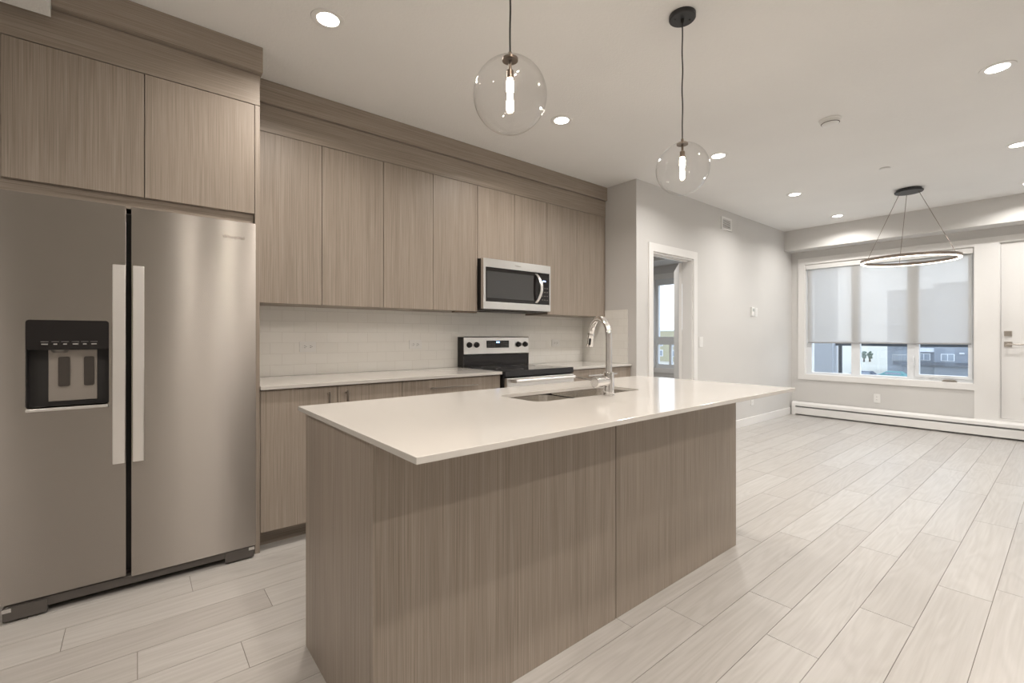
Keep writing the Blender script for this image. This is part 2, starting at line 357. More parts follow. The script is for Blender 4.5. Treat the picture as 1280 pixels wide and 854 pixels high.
# roller shade (its own thing, hung inside the window reveal)
sh = thing('roller_shade', 'sheer off-white roller shade pulled three quarters down over the living room window', 'window shade', (XW+.03, 1.68, 2.19))
bx('cassette', PLASTIC, sh, XW+.004, XW+.048, WY0+.008, WY1-.008, 2.195, WZ1-.008, bevel=.003)
bx('fabric', SHADE, sh, XW+.026, XW+.0268, .800, 2.552, 1.106, 2.20, bevel=0)
bx('bottom_rail', mat('rail_grey', (.42, .42, .43), .4, .5), sh, XW+.021, XW+.033, .800, 2.552, 1.088, 1.107, bevel=.002)

# balcony door
d2 = bpy.data.objects.new('door_2', None); C.objects.link(d2); d2['kind'] = 'structure'; d2.location = (XW+.02, .1, DZ0)
bm = bmesh.new(); slab(bm, [(DY0+.012, DZ0+.008), (.553, DZ0+.008), (.553, 2.278), (DY0+.012, 2.278)], [rrect(-.222, .375, .50, 2.12, .004, 2)], 0, .044, lambda a, b, z: (XW+.022+z, a, b)); obj('door_leaf', bm, TRIM, d2, bevel=.002)
bm = bmesh.new(); slab(bm, rrect(-.245, .398, .477, 2.143, .006, 2), [rrect(-.215, .368, .507, 2.113, .004, 2)], 0, .010, lambda a, b, z: (XW+.022-z, a, b)); obj('glazing_bead', bm, TRIM, d2, bevel=.002)
bx('pane', PANE, d2, XW+.04, XW+.046, -.222, .375, .50, 2.12, bevel=0)
bx('door_shade', SHADE, d2, XW+.030, XW+.0308, -.20, .355, 1.075, 2.11, bevel=0)
for z in (1.222, 1.098):
    bx('lock_plate', NICK, d2, XW+.010, XW+.022, .463, .528, z-.03, z+.03, bevel=.003)
bm = bmesh.new(); tube(bm, [(XW+.012, .495, 1.098), (XW-.03, .495, 1.098)], .010); tube(bm, [(XW-.03, .505, 1.098), (XW-.034, .37, 1.096)], .008); obj('lever', bm, NICK, d2, True)
bm = bmesh.new(); tube(bm, [(XW+.012, .495, 1.222), (XW-.008, .495, 1.222)], .016); obj('thumb_turn', bm, NICK, d2, True)
bx('door_jamb', TRIM, d2, (XW, XW+.1, DY1-.011, DY1, DZ0, DZ1), (XW, XW+.1, DY0, DY0+.011, DZ0, DZ1), (XW, XW+.1, DY0+.011, DY1-.011, DZ1-.011, DZ1), (XW, XW+.1, DY0+.011, DY1-.011, DZ0, DZ0+.007), bevel=0)

# bedroom door, swung open into the bedroom
ang = math.radians(35.5)
d1 = bpy.data.objects.new('door_1', None); C.objects.link(d1); d1['kind'] = 'structure'; d1.location = (OPX1-.020, Y2+.119, 0); d1.rotation_euler = (0, 0, ang)
bm = bmesh.new(); box(bm, .01, .765, 0, .036, .012, 2.045); l = obj('door_leaf', bm, TRIM, None, bevel=.002); l.parent = d1
bm = bmesh.new(); lathe(bm, [(0, 0), (.03, 0), (.03, .008), (.012, .012), (.012, .035), (.026, .045), (.029, .058), (.02, .072), (0, .076)], seg=24)
bmesh.ops.transform(bm, matrix=Matrix.Translation((.70, 0, .95)) @ Matrix.Rotation(math.pi/2, 4, 'X'), verts=bm.verts); l = obj('door_knob', bm, NICK, None, True); l.parent = d1

# ---------------------------------------------------------------- cabinets
G = .0016
def door(parent, x0, x1, yf, z0, z1, m=LV, name='door', th=.019):
    return bx(name, m, parent, x0+G, x1-G, yf, yf+th, z0+G, z1-G)
def wall_cab(label, x0, xs, x1, z0, z1, fill=None):
    t = thing('wall_cabinet', label, 'cabinet', ((x0+x1)/2, YW-.05, z0), 'wall cabinets over the worktop')
    bm = bmesh.new(); box(bm, x0+.001, x1-.001, YU+.021, YW-.009, z0, z1); obj('body', bm, LV, t)
    for a, b in zip([x0]+xs, xs+[fill[0] if fill else x1]): door(t, a, b, YU, z0-.002, z1)
    if fill: bx('filler_strip', LV, t, fill[0]+G, fill[1]-G, YU+.002, YU+.02, z0, z1)
    return t
UZ0, UZ1 = 1.397, 2.451
wall_cab('tall taupe wall cabinet with two doors beside the refrigerator surround', .5265, [.952], 1.382, UZ0, UZ1)
c2 = wall_cab('tall taupe wall cabinet with two doors, left of the microwave', 1.382, [1.786], 2.206, UZ0, UZ1, (2.189, 2.206))
bx('under_cabinet_strip', BRZ, c2, 1.985, 2.203, YU+.004, YU+.05, 1.384, 1.3945)
wall_cab('short taupe wall cabinet directly above the microwave', 2.206, [2.604], 3.006, 1.842, UZ1, (2.989, 3.006))
wall_cab('tall taupe wall cabinet in the corner right of the microwave', 3.006, [3.414], XS-.002, UZ0, UZ1, (3.812, XS-.002))
tag(bx('frieze_board', LH, None, .5265, XS-.001, YU, YW-.002, UZ1+.001, 2.620), 'horizontal-grain taupe filler board above the wall cabinet doors over the worktop', 'panel')
tag(bx('crown_board', LH, None, .5345, XS-.001, YU-.023, YW-.002, 2.622, ZC-.001), 'long taupe crown board at the ceiling above the worktop cabinets', 'moulding')
# refrigerator surround
YFR = 2.834
ofc = thing('fridge_top_cabinet', 'deep taupe cabinet with two doors bridging over the refrigerator', 'cabinet', (.03, 3.2, 1.8))
bx('body', LV, ofc, -.499, .4995, YFR+.021, YW-.001, 1.856, 2.453)
door(ofc, -.440, .030, YFR, 1.856, 2.454); door(ofc, .030, .500, YFR, 1.856, 2.454)
bx('bottom_rail', LH, ofc, -.499, .4995, YFR+.022, YFR+.042, 1.797, 1.855)
tag(bx('side_panel', LV, None, .501, .5255, YFR, YW-.001, 0, 2.454), 'full-height taupe side panel standing right of the refrigerator', 'panel')
tag(bx('frieze_board', LH, None, -.525, .5255, YFR, YW-.001, 2.456, 2.622), 'horizontal-grain taupe filler board over the refrigerator cabinet doors', 'panel')
bm = bmesh.new(); box(bm, -.286, .534, 2.799, YW-.001, 2.6235, ZC-.001)
tag(obj('crown_board', bm, LH, None, bevel=.0012), 'projecting taupe crown board at the ceiling above the refrigerator', 'moulding')
# base cabinets
def base_body(t, x0, x1):
    bx('body', GAPM, t, x0+.001, x1-.001, YC+.021, YW-.01, .103, .893, bevel=0)
    bx('toe_kick', LH, t, x0+.001, x1-.001, YC+.095, YC+.11, 0, .102, bevel=0)
def vpull(d, x, z1, z0, yf, m=NICK):
    bm = bmesh.new(); box(bm, x-.005, x+.005, yf-.034, yf-.026, z0, z1)
    for z in (z0+.012, z1-.022): box(bm, x-.004, x+.004, yf-.026, yf, z, z+.01)
    return obj('handle', bm, m, d, bevel=.001)
def hpull(d, x0, x1, z, yf, m=NICK):
    bm = bmesh.new(); box(bm, x0, x1, yf-.034, yf-.026, z-.005, z+.005)
    for x in (x0+.03, x1-.04): box(bm, x, x+.01, yf-.026, yf, z-.004, z+.004)
    return obj('handle', bm, m, d, bevel=.001)
b1 = thing('base_cabinet', 'two-door taupe base cabinet with vertical pulls, next to the refrigerator panel', 'cabinet', (.95, 3.1, 0), 'base cabinets under the worktop')
base_body(b1, .5265, 1.373)
d = door(b1, .5265, .947, YC, .103, .890); vpull(d, .890, .862, .70, YC)
d = door(b1, .947, 1.373, YC, .103, .890); vpull(d, .999, .862, .70, YC)
b2 = thing('base_cabinet', 'taupe drawer base cabinet with a long bar pull, left of the range', 'cabinet', (1.78, 3.1, 0), 'base cabinets under the worktop')
base_body(b2, 1.373, 2.200)
for z0, z1, hz in ((.735, .890, .830), (.42, .735, .675), (.103, .42, .36)):
    d = door(b2, 1.373, 2.197, YC, z0, z1, name='drawer'); hpull(d, 1.565, 1.968, hz, YC)
b3 = thing('base_cabinet', 'taupe drawer base cabinet in the corner right of the range', 'cabinet', (3.4, 3.1, 0), 'base cabinets under the worktop')
base_body(b3, 2.986, XS-.002)
for z0, z1, hz in ((.735, .890, .830), (.42, .735, .675), (.103, .42, .36)):
    d = door(b3, 2.990, 3.80, YC, z0, z1, name='drawer'); hpull(d, 3.19, 3.60, hz, YC, NICKB)  # same nickel as the other pulls, coloured brighter for the light it catches
bx('filler_strip', LV, b3, 3.802, XS-.003, YC+.002, YC+.02, .103, .890)
tag(bx('worktop', QZ, None, .5262, 2.203, YC-.02, YW-.009, .8935, CT, bevel=.0015), 'white quartz worktop running from the refrigerator panel to the range', 'countertop')
tag(bx('worktop', QZ, None, 2.984, XS-.009, YC-.02, YW-.009, .8935, CT, bevel=.0015), 'short white quartz worktop in the corner right of the range', 'countertop')

# ---------------------------------------------------------------- refrigerator
fr = thing('refrigerator', 'stainless steel side-by-side refrigerator with water dispenser in the left door', 'refrigerator', (.03, 3.1, 0))
FX0, FX1, FY = -.436, .4975, 2.786
bx('body', DG, fr, FX0+.004, FX1-.004, FY+.07, YW-.03, .03, 1.775, bevel=.004)
DX0, DX1, DZa, DZb = -.361, -.097, .882, 1.259
bm = bmesh.new()
slab(bm, rrect(FX0, -.0375, .078, 1.793, .004, 2), [rrect(DX0, DX1, DZa, DZb, .012, 4)], 0, .065, lambda a, b, z: (a, FY+z, b))
fd = obj('freezer_door', bm, STEEL, fr, bevel=.0025)
bm = bmesh.new(); slab(bm, rrect(-.0185, FX1, .068, 1.793, .004, 2), [], 0, .065, lambda a, b, z: (a, FY+z, b))
fd2 = obj('fridge_door', bm, STEEL, fr, bevel=.0025)
bx('gasket', BLKM, fr, FX0+.02, FX1-.02, FY+.0655, FY+.0695, .08, 1.77, bevel=0)
for d, x0, x1 in ((fd, -.0837, -.0384), (fd2, -.0129, .0286)):
    bm = bmesh.new(); box(bm, x0, x1, 2.735, 2.747, .612, 1.514)
    for z in (.66, 1.44): box(bm, x0+.01, x1-.01, 2.747, FY, z, z+.03)
    obj('handle', bm, HAND, d, bevel=.003)
# dispenser
dp = bx('dispenser', BLKM, fd, (DX0, DX1, FY+.063, FY+.0645, DZa, DZb), (DX0, DX0+.003, FY+.002, FY+.063, DZa, DZb), (DX1-.003, DX1, FY+.002, FY+.063, DZa, DZb), bevel=0)
bm = bmesh.new(); slab(bm, rrect(DX0+.001, DX1-.001, 1.131, DZb-.001, .010, 4), [], 0, .05, lambda a, b, z: (a, FY+.001+z, b)); cp = obj('control_panel', bm, BLK, fd)
def dx_(px): return -.361+(px-31.5)/(136-31.5)*.264
xs = [49, 59, 69, 80, 91, 104, 122]
for a, hw in zip((54, 67, 79, 92, 104, 116), (.010, .006, .006, .009, .006, .009)):
    bm = bmesh.new(); box(bm, dx_(a)-hw, dx_(a)+hw, FY+.0002, FY+.0009, 1.153, 1.158); obj('key_print', bm, GREYP, fd)
    bm = bmesh.new(); box(bm, dx_(a)-.012, dx_(a)+.012, FY+.0002, FY+.0009, 1.1655, 1.1667); obj('key_mark', bm, GREYP, fd)
bx('dispenser_plate', mat('dispenser_plate_grey', (.40, .365, .33), .35, .6), fd, DX0+.062, DX1-.042, FY+.058, FY+.0628, DZa+.02, 1.130, bevel=.002)
for a, b in ((66.5, 81), (99.5, 113)):
    x0 = dx_(a)+.006; x1 = dx_(b)+.006
    bm = bmesh.new(); slab(bm, rrect(x0, x1, .968, 1.098, .006, 3), [], 0, .012, lambda p, q, z: (p, FY+.044+z, q)); obj('paddle', bm, mat('paddle_brown', (.055, .045, .038), .5), fd, bevel=.002)
bm = bmesh.new(); tube(bm, [(DX0+.10, FY+.04, 1.131), (DX0+.10, FY+.04, 1.118)], [.032, .022], 20); obj('ice_chute', bm, mat('chute_grey', (.3, .28, .26), .3, .5), fd, True)
bx('drip_tray', STEELH, fd, (DX0, DX1, FY-.006, FY+.06, DZa-.014, DZa), bevel=.004)
# toe grille with hinge covers
bm = bmesh.new(); box(bm, FX0+.01, FX1-.01, FY+.012, FY+.05, .030, .070)
for a, b in ((FX0+.008, FX0+.14), (FX1-.14, FX1-.008)): box(bm, a, b, FY+.004, FY+.05, .008, .064)
obj('toe_grille', bm, DG, fr, bevel=.003)
for x in (FX0+.02, FX1-.02):
    bm = bmesh.new(); box(bm, x-.014, x+.014, FY+.003, FY+.03, .045, .062); tube(bm, [(x, FY+.016, .02), (x, FY+.016, .066)], .006, 12); obj('hinge', bm, NICKB, fr, bevel=.001)
for x in (FX0+.05, FX1-.05):
    for y in (FY+.05, YW-.08):
        bm = bmesh.new(); tube(bm, [(x, y, 0), (x, y, .04)], .018, 14); obj('foot', bm, BLKM, fr)
text('brand_lettering', 'Whirlpool', .024, BRSH, fd2, FRONT(.394, FY-.0006, 1.700), .0006)
bm = bmesh.new()
for k in range(28):
    a0, a1 = 2*math.pi*k/36, 2*math.pi*(k+1)/36
    p = [(.394+.038*math.cos(a)+0, FY-.0008, 1.7055+.011*math.sin(a)+.004*math.cos(a)) for a in (a0+2.6, a1+2.6)]
    tube(bm, p, .0008, 6, False)
obj('brand_swirl', bm, NICKB, fd2)

# ---------------------------------------------------------------- microwave
mw = thing('microwave', 'stainless over-the-range microwave with dark window and curved handle', 'microwave', (2.6, 3.3, 1.42))
MX0, MX1, MZ0, MZ1, MY = 2.213, 2.980, 1.419, 1.8385, 3.084
bx('body', BLKM, mw, MX0, MX1, MY+.036, YW-.011, MZ0+.004, MZ1, bevel=.002)
bm = bmesh.new(); slab(bm, rrect(MX0, MX1, MZ0, MZ1, .006, 3), [rrect(MX0+.024, MX1-.014, 1.479, 1.768, .004, 2)], 0, .035, lambda a, b, z: (a, MY+z, b)); obj('front_frame', bm, STEELH, mw, bevel=.002)
bx('door_glass', BLK, mw, MX0+.025, 2.836, MY+.003, MY+.03, 1.480, 1.767, bevel=0)
bx('window', MWG, mw, MX0+.036, 2.772, MY+.001, MY+.003, 1.510, 1.735, bevel=0)
cpn = bx('control_panel', BLK, mw, 2.840, MX1-.015, MY+.003, MY+.03, 1.480, 1.767, bevel=0)
bx('display', LCD, cpn, 2.885, 2.92, MY+.0015, MY+.0028, 1.688, 1.700, bevel=0)
for i in range(4):
    for j in range(3): bx('key', MG, cpn, 2.872+.03*j, 2.889+.03*j, MY+.002, MY+.0028, 1.52+.035*i, 1.526+.035*i, bevel=0)
bm = bmesh.new(); pts = []
for k in range(17):
    t_ = k/16; z = 1.490+.268*t_; q = math.sin(math.pi*t_); pts.append((2.802+.020*q, MY+.004-.058*q**.7, z))
for (x, y, z), (x2, y2, z2) in zip(pts, pts[1:]):
    vs = [bm.verts.new(v) for v in ((x-.014, y, z), (x+.014, y, z), (x+.014, y+.008, z), (x-.014, y+.008, z), (x2-.014, y2, z2), (x2+.014, y2, z2), (x2+.014, y2+.008, z2), (x2-.014, y2+.008, z2))]
    for f in ((0, 1, 5, 4), (1, 2, 6, 5), (2, 3, 7, 6), (3, 0, 4, 7)): bm.faces.new([vs[i] for i in f])
bmesh.ops.remove_doubles(bm, verts=bm.verts, dist=1e-5); obj('handle', bm, HAND, mw, True)
bm = bmesh.new(); box(bm, MX0+.02, MX1-.02, MY+.03, YW-.03, MZ0-.008, MZ0+.003); box(bm, MX0+.12, MX1-.12, MY+.06, MY+.24, MZ0-.016, MZ0-.008); obj('vent_grille', bm, DG, mw, bevel=.003)
text('brand_lettering', 'Whirlpool', .016, NICK, mw, FRONT(2.585, MY-.0006, 1.797), .0006)

# ---------------------------------------------------------------- range
rg = thing('electric_range', 'stainless electric range with black glass cooktop and four black knobs', 'stove', (2.59, 3.1, 0))
RX0, RX1 = 2.212, 2.974
bx('body', BLKM, rg, RX0, RX1, 2.81, YW-.012, .012, .868, bevel=.002)
bm = bmesh.new(); box(bm, RX0-.004, RX1+.006, 2.792, 3.40, .870, .920); ck = obj('cooktop', bm, CKT, rg, bevel=.006)
for x, y, r in ((2.40, 2.97, .115), (2.78, 2.97, .085), (2.40, 3.23, .085), (2.78, 3.23, .105)):
    bm = bmesh.new()
    for rr in (r, r*.97):
        pass
    slab(bm, [(x+r*math.cos(a), y+r*math.sin(a)) for a in [2*math.pi*k/48 for k in range(48)]], [[(x+(r-.003)*math.cos(a), y+(r-.003)*math.sin(a)) for a in [2*math.pi*k/48 for k in range(48)]]], .9201, .9206)
    obj('burner_ring', bm, MG, rg)
bx('oven_door', STEELH, rg, RX0+.004, RX1-.004, 2.778, 2.809, .21, .862, bevel=.004)
bx('oven_window', BLK, rg, RX0+.12, RX1-.12, 2.7765, 2.779, .36, .70, bevel=0)
bm = bmesh.new(); tube(bm, [(RX0+.05, 2.728, .842), (RX1-.05, 2.728, .842)], .014, 20)
for x in (RX0+.06, RX1-.06): box(bm, x-.014, x+.014, 2.728, 2.779, .830, .854)
obj('handle', bm, HAND, rg, True)
bx('storage_drawer', STEELH, rg, RX0+.004, RX1-.004, 2.782, 2.809, .06, .205, bevel=.004)
bm = bmesh.new()
prof = [(3.405, 1.020), (3.388, 1.030), (3.392, 1.178), (3.402, 1.187), (3.460, 1.187), (3.472, 1.180), (3.472, 1.020)]
a = [bm.verts.new((RX0+.010, y, z)) for y, z in prof]; b = [bm.verts.new((RX1+.004, y, z)) for y, z in prof]
bm.faces.new(a); bm.faces.new(b[::-1])
for i in range(len(prof)): j = (i+1) % len(prof); bm.faces.new((a[i], b[i], b[j], a[j]))
bgd = obj('control_panel', bm, STEELH, rg, bevel=.001)
bx('panel_side', BLKM, rg, RX0-.001, RX0+.009, 3.388, 3.472, .9205, 1.184); bx('panel_side', BLKM, rg, RX1+.005, RX1+.009, 3.395, 3.472, .9205, 1.184)
bx('rear_riser', BLK, rg, RX0+.010, RX1+.004, 3.402, 3.472, .9205, 1.019, bevel=0)
for x in (2.278, 2.356, 2.843, 2.929):
    bm = bmesh.new(); lathe(bm, [(0, 0), (.026, 0), (.026, .006), (.021, .010), (.019, .026), (0, .028)], seg=24)
    bmesh.ops.transform(bm, matrix=Matrix.Translation((x, 3.390, 1.113)) @ Matrix.Rotation(math.pi/2, 4, 'X'), verts=bm.verts)
    box(bm, x-.004, x+.004, 3.358, 3.366, 1.094, 1.132); obj('knob', bm, BLKM, rg, True)
dsp = bx('display', BLK, rg, 2.470, 2.727, 3.3865, 3.391, 1.084, 1.150, bevel=0)
bx('clock', LCD, dsp, 2.577, 2.615, 3.3855, 3.3863, 1.128, 1.142, bevel=0)
for i in range(3):
    for j in range(4):
        for x0 in (2.485, 2.63): bx('key', MG, dsp, x0+.022*j, x0+.012+.022*j, 3.3858, 3.3864, 1.095+.016*i, 1.099+.016*i, bevel=0)
for x in (RX0+.05, RX1-.05):
    for y in (2.85, 3.42):
        bm = bmesh.new(); tube(bm, [(x, y, 0), (x, y, .02)], .018, 14); obj('foot', bm, BLKM, rg)

# ---------------------------------------------------------------- island
IX0, IX1, IY0, IY1 = .491, 2.715, .943, 1.930
ZB = .8975
isl = thing('kitchen_island', 'long taupe laminate kitchen island with two flat panels facing the living room', 'kitchen island', (1.57, 1.55, 0))
bx('front_panel', LVI, isl, .5045, 1.5608, 1.223, 1.243, 0, ZB-.001); bx('front_panel', LVI, isl, 1.5652, 2.646, 1.223, 1.243, 0, ZB-.001)
bx('end_panel', LVI, isl, .5045, .5245, 1.244, 1.872, 0, ZB-.001); bx('end_panel', LVI, isl, 2.626, 2.646, 1.244, 1.872, 0, ZB-.001)
bx('inner_frame', GAPM, isl, (.526, 2.625, 1.2445, 1.262, .0, ZB-.03), (.526, 2.625, 1.75, 1.768, 0, .10), (.526, 2.625, 1.83, 1.85, .103, .13), (.526, 2.625, 1.262, 1.83, .103, .12), bevel=0)
for i, (x0, x1) in enumerate(((.526, 1.05), (1.05, 1.56), (1.56, 2.09), (2.09, 2.625))):
    d = door(isl, x0, x1, 1.852, .103, ZB-.006, LVI)
    hx = x1-.05 if i % 2 == 0 else x0+.05
    bm = bmesh.new(); box(bm, hx-.005, hx+.005, 1.897, 1.905, .70, .86); box(bm, hx-.004, hx+.004, 1.871, 1.897, .715, .725); box(bm, hx-.004, hx+.004, 1.871, 1.897, .835, .845); obj('handle', bm, NICK, d)
SX0, SX1, SY0, SY1 = 1.295, 2.030, 1.412, 1.702
bm = bmesh.new(); slab(bm, [(IX0, IY0), (IX1, IY0), (IX1, IY1), (IX0, IY1)], [rrect(SX0, SX1, SY0, SY1, .06, 8)], ZB, CT)
tag(obj('island_countertop', bm, QZ, None, bevel=.0015), 'large overhanging white quartz countertop of the island, cut out for the sink', 'countertop')
sk = thing('sink', 'stainless double bowl sink set under the island countertop', 'sink', (1.66, 1.55, .70))
bm = bmesh.new(); XD = 1.612
bowls = [(SX0-.008, XD-.012), (XD+.012, SX1+.008)]
slab(bm, rrect(SX0-.03, SX1+.03, SY0-.03, SY1+.03, .06, 6), [rrect(a, b, SY0-.006, SY1+.006, .055, 8) for a, b in bowls], ZB-.0035, ZB-.0015)
obj('rim', bm, SINKM, sk)
for a, b in bowls:
    bm = bmesh.new(); L = []
    for ins, z, r in ((0, ZB-.004, .055), (.006, .74, .05), (.016, .712, .045), (.034, .702, .03)):
        L.append([bm.verts.new((x, y, z)) for x, y in rrect(a+ins, b-ins, SY0-.006+ins, SY1+.006-ins, r, 8)])
    for p, q in zip(L, L[1:]):
        for k in range(len(p)): j = (k+1) % len(p); bm.faces.new((p[k], p[j], q[j], q[k]))
    bm.faces.new(L[-1]); bw = obj('bowl', bm, SINKM, sk, True)
    bm = bmesh.new(); lathe(bm, [(0, .7035), (.018, .704), (.02, .7028), (.042, .7045), (.045, .7022)], ((a+b)/2, (SY0+SY1)/2, 0), 28); obj('drain', bm, CHR, sk, True)
# faucet
FXc, FYc = 1.700, 1.372
fa = thing('faucet', 'tall chrome gooseneck pull-down faucet rising in front of the island sink', 'faucet', (FXc, FYc, CT))
bm = bmesh.new(); lathe(bm, [(0, 0), (.027, 0), (.027, .004), (.024, .006), (.0235, .105), (.0215, .108), (0, .108)], (FXc, FYc, CT), 36); obj('base', bm, CHR, fa, True)
ph = math.radians(67); R = .094; dv = Vector((math.cos(ph), math.sin(ph), 0)); zt = CT+.376-.016-R
pts = [(FXc, FYc, CT+.105), (FXc, FYc, zt)]
for k in range(1, 20):
    a = math.pi*k/20.5; pts.append(tuple(Vector((FXc, FYc, zt))+dv*(R-R*math.cos(a))+Vector((0, 0, R*math.sin(a)))))
bm = bmesh.new(); tube(bm, pts, .0145, 24); obj('gooseneck', bm, CHR, fa, True)
e = Vector(pts[-1]); dn = (Vector(pts[-1])-Vector(pts[-2])).normalized(); tip = e+dn*.066
bm = bmesh.new(); tube(bm, [e-dn*.004, e, e+dn*.010, e+dn*.045, tip-dn*.004, tip], [.0148, .0165, .0165, .0175, .0190, .0175], 24); sh_ = obj('spray_head', bm, CHR, fa, True)
side = (Vector((0, 0, 1.2))-tip); side.z = 0; side = (side-dn*side.dot(dn)).normalized(); c0 = e+dn*.038+side*.0165
bm = bmesh.new(); u = dn; v = u.cross(side)
tube(bm, [c0-u*.018, c0-u*.014, c0+u*.014, c0+u*.018], [.003, .0062, .0062, .003], 14); obj('spray_button', bm, BLKM, sh_, True)
bm = bmesh.new(); tube(bm, [(FXc-.015, FYc, .983), (FXc-.054, FYc, .983), (FXc-.055, FYc, .983), (FXc-.098, FYc, .983), (FXc-.100, FYc, .983)], [.0225, .0225, .0255, .0255, .0235], 28); vb = obj('valve', bm, CHR, fa, True)
bm = bmesh.new(); tube(bm, [(FXc-.080, FYc+.018, .988), (FXc-.086, FYc+.125, .996)], .0045, 12); obj('lever', bm, CHR, fa, True)

# ---------------------------------------------------------------- pendants
def pendant(x, y, label):
    zc, r = 2.008, .125
    t = thing('globe_pendant', label, 'pendant light', (x, y, ZC), 'clear glass globe pendants over the island')
    bm = bmesh.new(); lathe(bm, [(0, -.022), (.058, -.022), (.062, -.018), (.062, 0), (0, 0)], (x, y, ZC-.001), 40); cn = obj('canopy', bm, BLKG, t, True)
    bm = bmesh.new(); lathe(bm, [(0, -.042), (.006, -.042), (.009, -.022), (0, -.022)], (x, y, ZC-.001), 16)
    for s in (-1, 1): lathe(bm, [(0, -.027), (.005, -.026), (.005, -.022), (0, -.022)], (x+.036*s*.775, y-.036*s*.632, ZC-.001), 12)
    obj('fixing_screws', bm, BLKM, cn, True)
    pts = []
    for k in range(41):
        q = k/40; z = ZC-.03+(zc+r+.02-(ZC-.03))*q; a = .0016*math.sin(q*19)*math.sin(math.pi*q)
        pts.append((x+a*.775+.0, y-a*.632, z))
    bm = bmesh.new(); tube(bm, pts, .0031, 10); obj('cord', bm, CORD, t, True)
    bm = bmesh.new(); lathe(bm, [(.0, r+.022), (.006, r+.022), (.007, r+.006), (.027, r+.001), (.027, r-.006), (0, r-.006)], (x, y, zc), 32); obj('globe_cap', bm, BRZ, t, True)
    bm = bmesh.new(); lathe(bm, [(0, r-.006), (.0055, r-.006), (.0055, r-.036), (.012, r-.040), (.0125, r-.068), (0, r-.068)], (x, y, zc), 24); obj('socket', bm, BRZ, t, True)
    bm = bmesh.new(); prof = [(r*math.sin(a), r*math.cos(a)) for a in [math.radians(11+169*k/48) for k in range(49)]]; prof[-1] = (0, -r)
    lathe(bm, prof, (x, y, zc), 72); obj('glass_globe', bm, GLOBE, t, True)
    bm = bmesh.new(); lathe(bm, [(0, r-.068), (.009, r-.069), (.0125, r-.082), (.0125, r-.108), (.0085, r-.116), (.0085, r-.142), (.004, r-.147), (0, r-.148)], (x, y, zc), 24); obj('bulb', bm, BULB, t, True)
    return t
pendant(.985, 1.217, 'clear glass globe pendant hanging nearest, its canopy out of view above')
pendant(2.07, 1.217, 'farther clear glass globe pendant with round black canopy in view')
# ring pendant
rp = thing('ring_pendant', 'thin glowing ring pendant hung on three wires before the living room window', 'pendant light', (6.395, 1.127, ZC))
rc = Vector((6.395, 1.127, 2.0)); RR = .40
bm = bmesh.new(); lathe(bm, [(0, -.034), (.118, -.034), (.122, -.022), (.108, -.020), (.108, 0), (0, 0)], (rc.x, rc.y, ZC-.001), 48); obj('canopy', bm, BLKG, rp, True)
bm = bmesh.new(); lathe(bm, [(RR-.014, -.002), (RR-.014, .026), (RR+.014, .026), (RR+.014, -.002), (RR-.014, -.002)], rc, 96); rb = obj('ring_body', bm, BRSH, rp)
bm = bmesh.new(); lathe(bm, [(RR-.0135, -.003), (RR-.012, -.009), (RR+.012, -.009), (RR+.0135, -.003), (RR-.0135, -.003)], rc, 96); obj('light_diffuser', bm, RING, rp)
rt, fw = Vector((.7746, -.6324, 0)), Vector((.6324, .7746, 0))
for th in (172, 61, -69):
    a = math.radians(th); dr = rt*math.cos(a)+fw*math.sin(a)
    bm = bmesh.new(); tube(bm, [Vector((rc.x, rc.y, ZC-.034))+dr*.085, rc+dr*RR+Vector((0, 0, .02))], .0026, 6); obj('suspension_wire', bm, BRSH, rp, True)

# ---------------------------------------------------------------- recessed lights
POTS = [(.736, 2.344, 'recessed ceiling light nearest the refrigerator, above the worktop aisle', 1), (2.397, 2.366, 'recessed ceiling light between the globe pendants, above the worktop aisle', 1),
        (3.929, 1.968, 'recessed ceiling light just right of the farther glass globe', 0), (5.646, 1.966, 'recessed ceiling light in front of the air vent wall', 0),
        (7.091, 1.965, 'recessed ceiling light nearest the soffit over the window', 0), (3.908, .289, 'recessed ceiling light at right, biggest of the living room ones', 0),
        (5.606, .297, 'recessed ceiling light at right, cut by the photo edge', 0), (7.09, .29, 'recessed ceiling light above the balcony door', 0),
        (5.9, 4.6, 'added unseen recessed light inside the bedroom', 0), (4.9, 3.9, 'added unseen recessed light just inside the bedroom door', 0), (.736, .29, 'recessed ceiling light overhead behind the island', 1), (2.397, .29, 'added unseen recessed light overhead in front of the island', 1), (.43, -.05, 'added unseen recessed light overhead near the camera', 1), (.75, -1.35, 'added unseen recessed light behind the camera on the left', 1), (2.4, -1.35, 'added unseen recessed light behind the camera on the right', 1), (-.95, 1.1, 'added unseen recessed light in the lowered ceiling beside the kitchen', 1)]  # bedroom, rear, side and some overhead lights are unseen, added for their light
def pot(x, y, label, kit):
    z = 2.567 if x < -.286 else ZC
    t = thing('recessed_light', label, 'ceiling light', (x, y, z), 'recessed ceiling lights')
    bm = bmesh.new(); lathe(bm, [(.052, -.003), (.070, -.006), (.078, -.004), (.080, -.0005), (.052, -.0005), (.052, -.003)], (x, y, z), 40); obj('trim_ring', bm, PLASTIC, t, True)
    bm = bmesh.new(); lathe(bm, [(0, -.0035), (.046, -.0035), (.0515, -.001), (0, -.001)], (x, y, z), 32); obj('lens', bm, POT, t, True)
    li = bpy.data.lights.new('lamp', 'AREA'); li.shape = 'DISK'; li.size = .10; li.energy = KITCHEN_W if kit else LIVING_W; li.color = WARM if kit else NEUTRAL; li.spread = math.radians(150)
    lo = bpy.data.objects.new('lamp', li); C.objects.link(lo); lo.parent = t; lo.location = (0, 0, -.012)
for a in POTS: pot(*a)
bm = bmesh.new(); lathe(bm, [(0, -.042), (.030, -.042), (.048, -.036), (.060, -.024), (.064, -.010), (.070, -.008), (.070, -.0005), (0, -.0005)], (3.899, 1.125, ZC), 48)
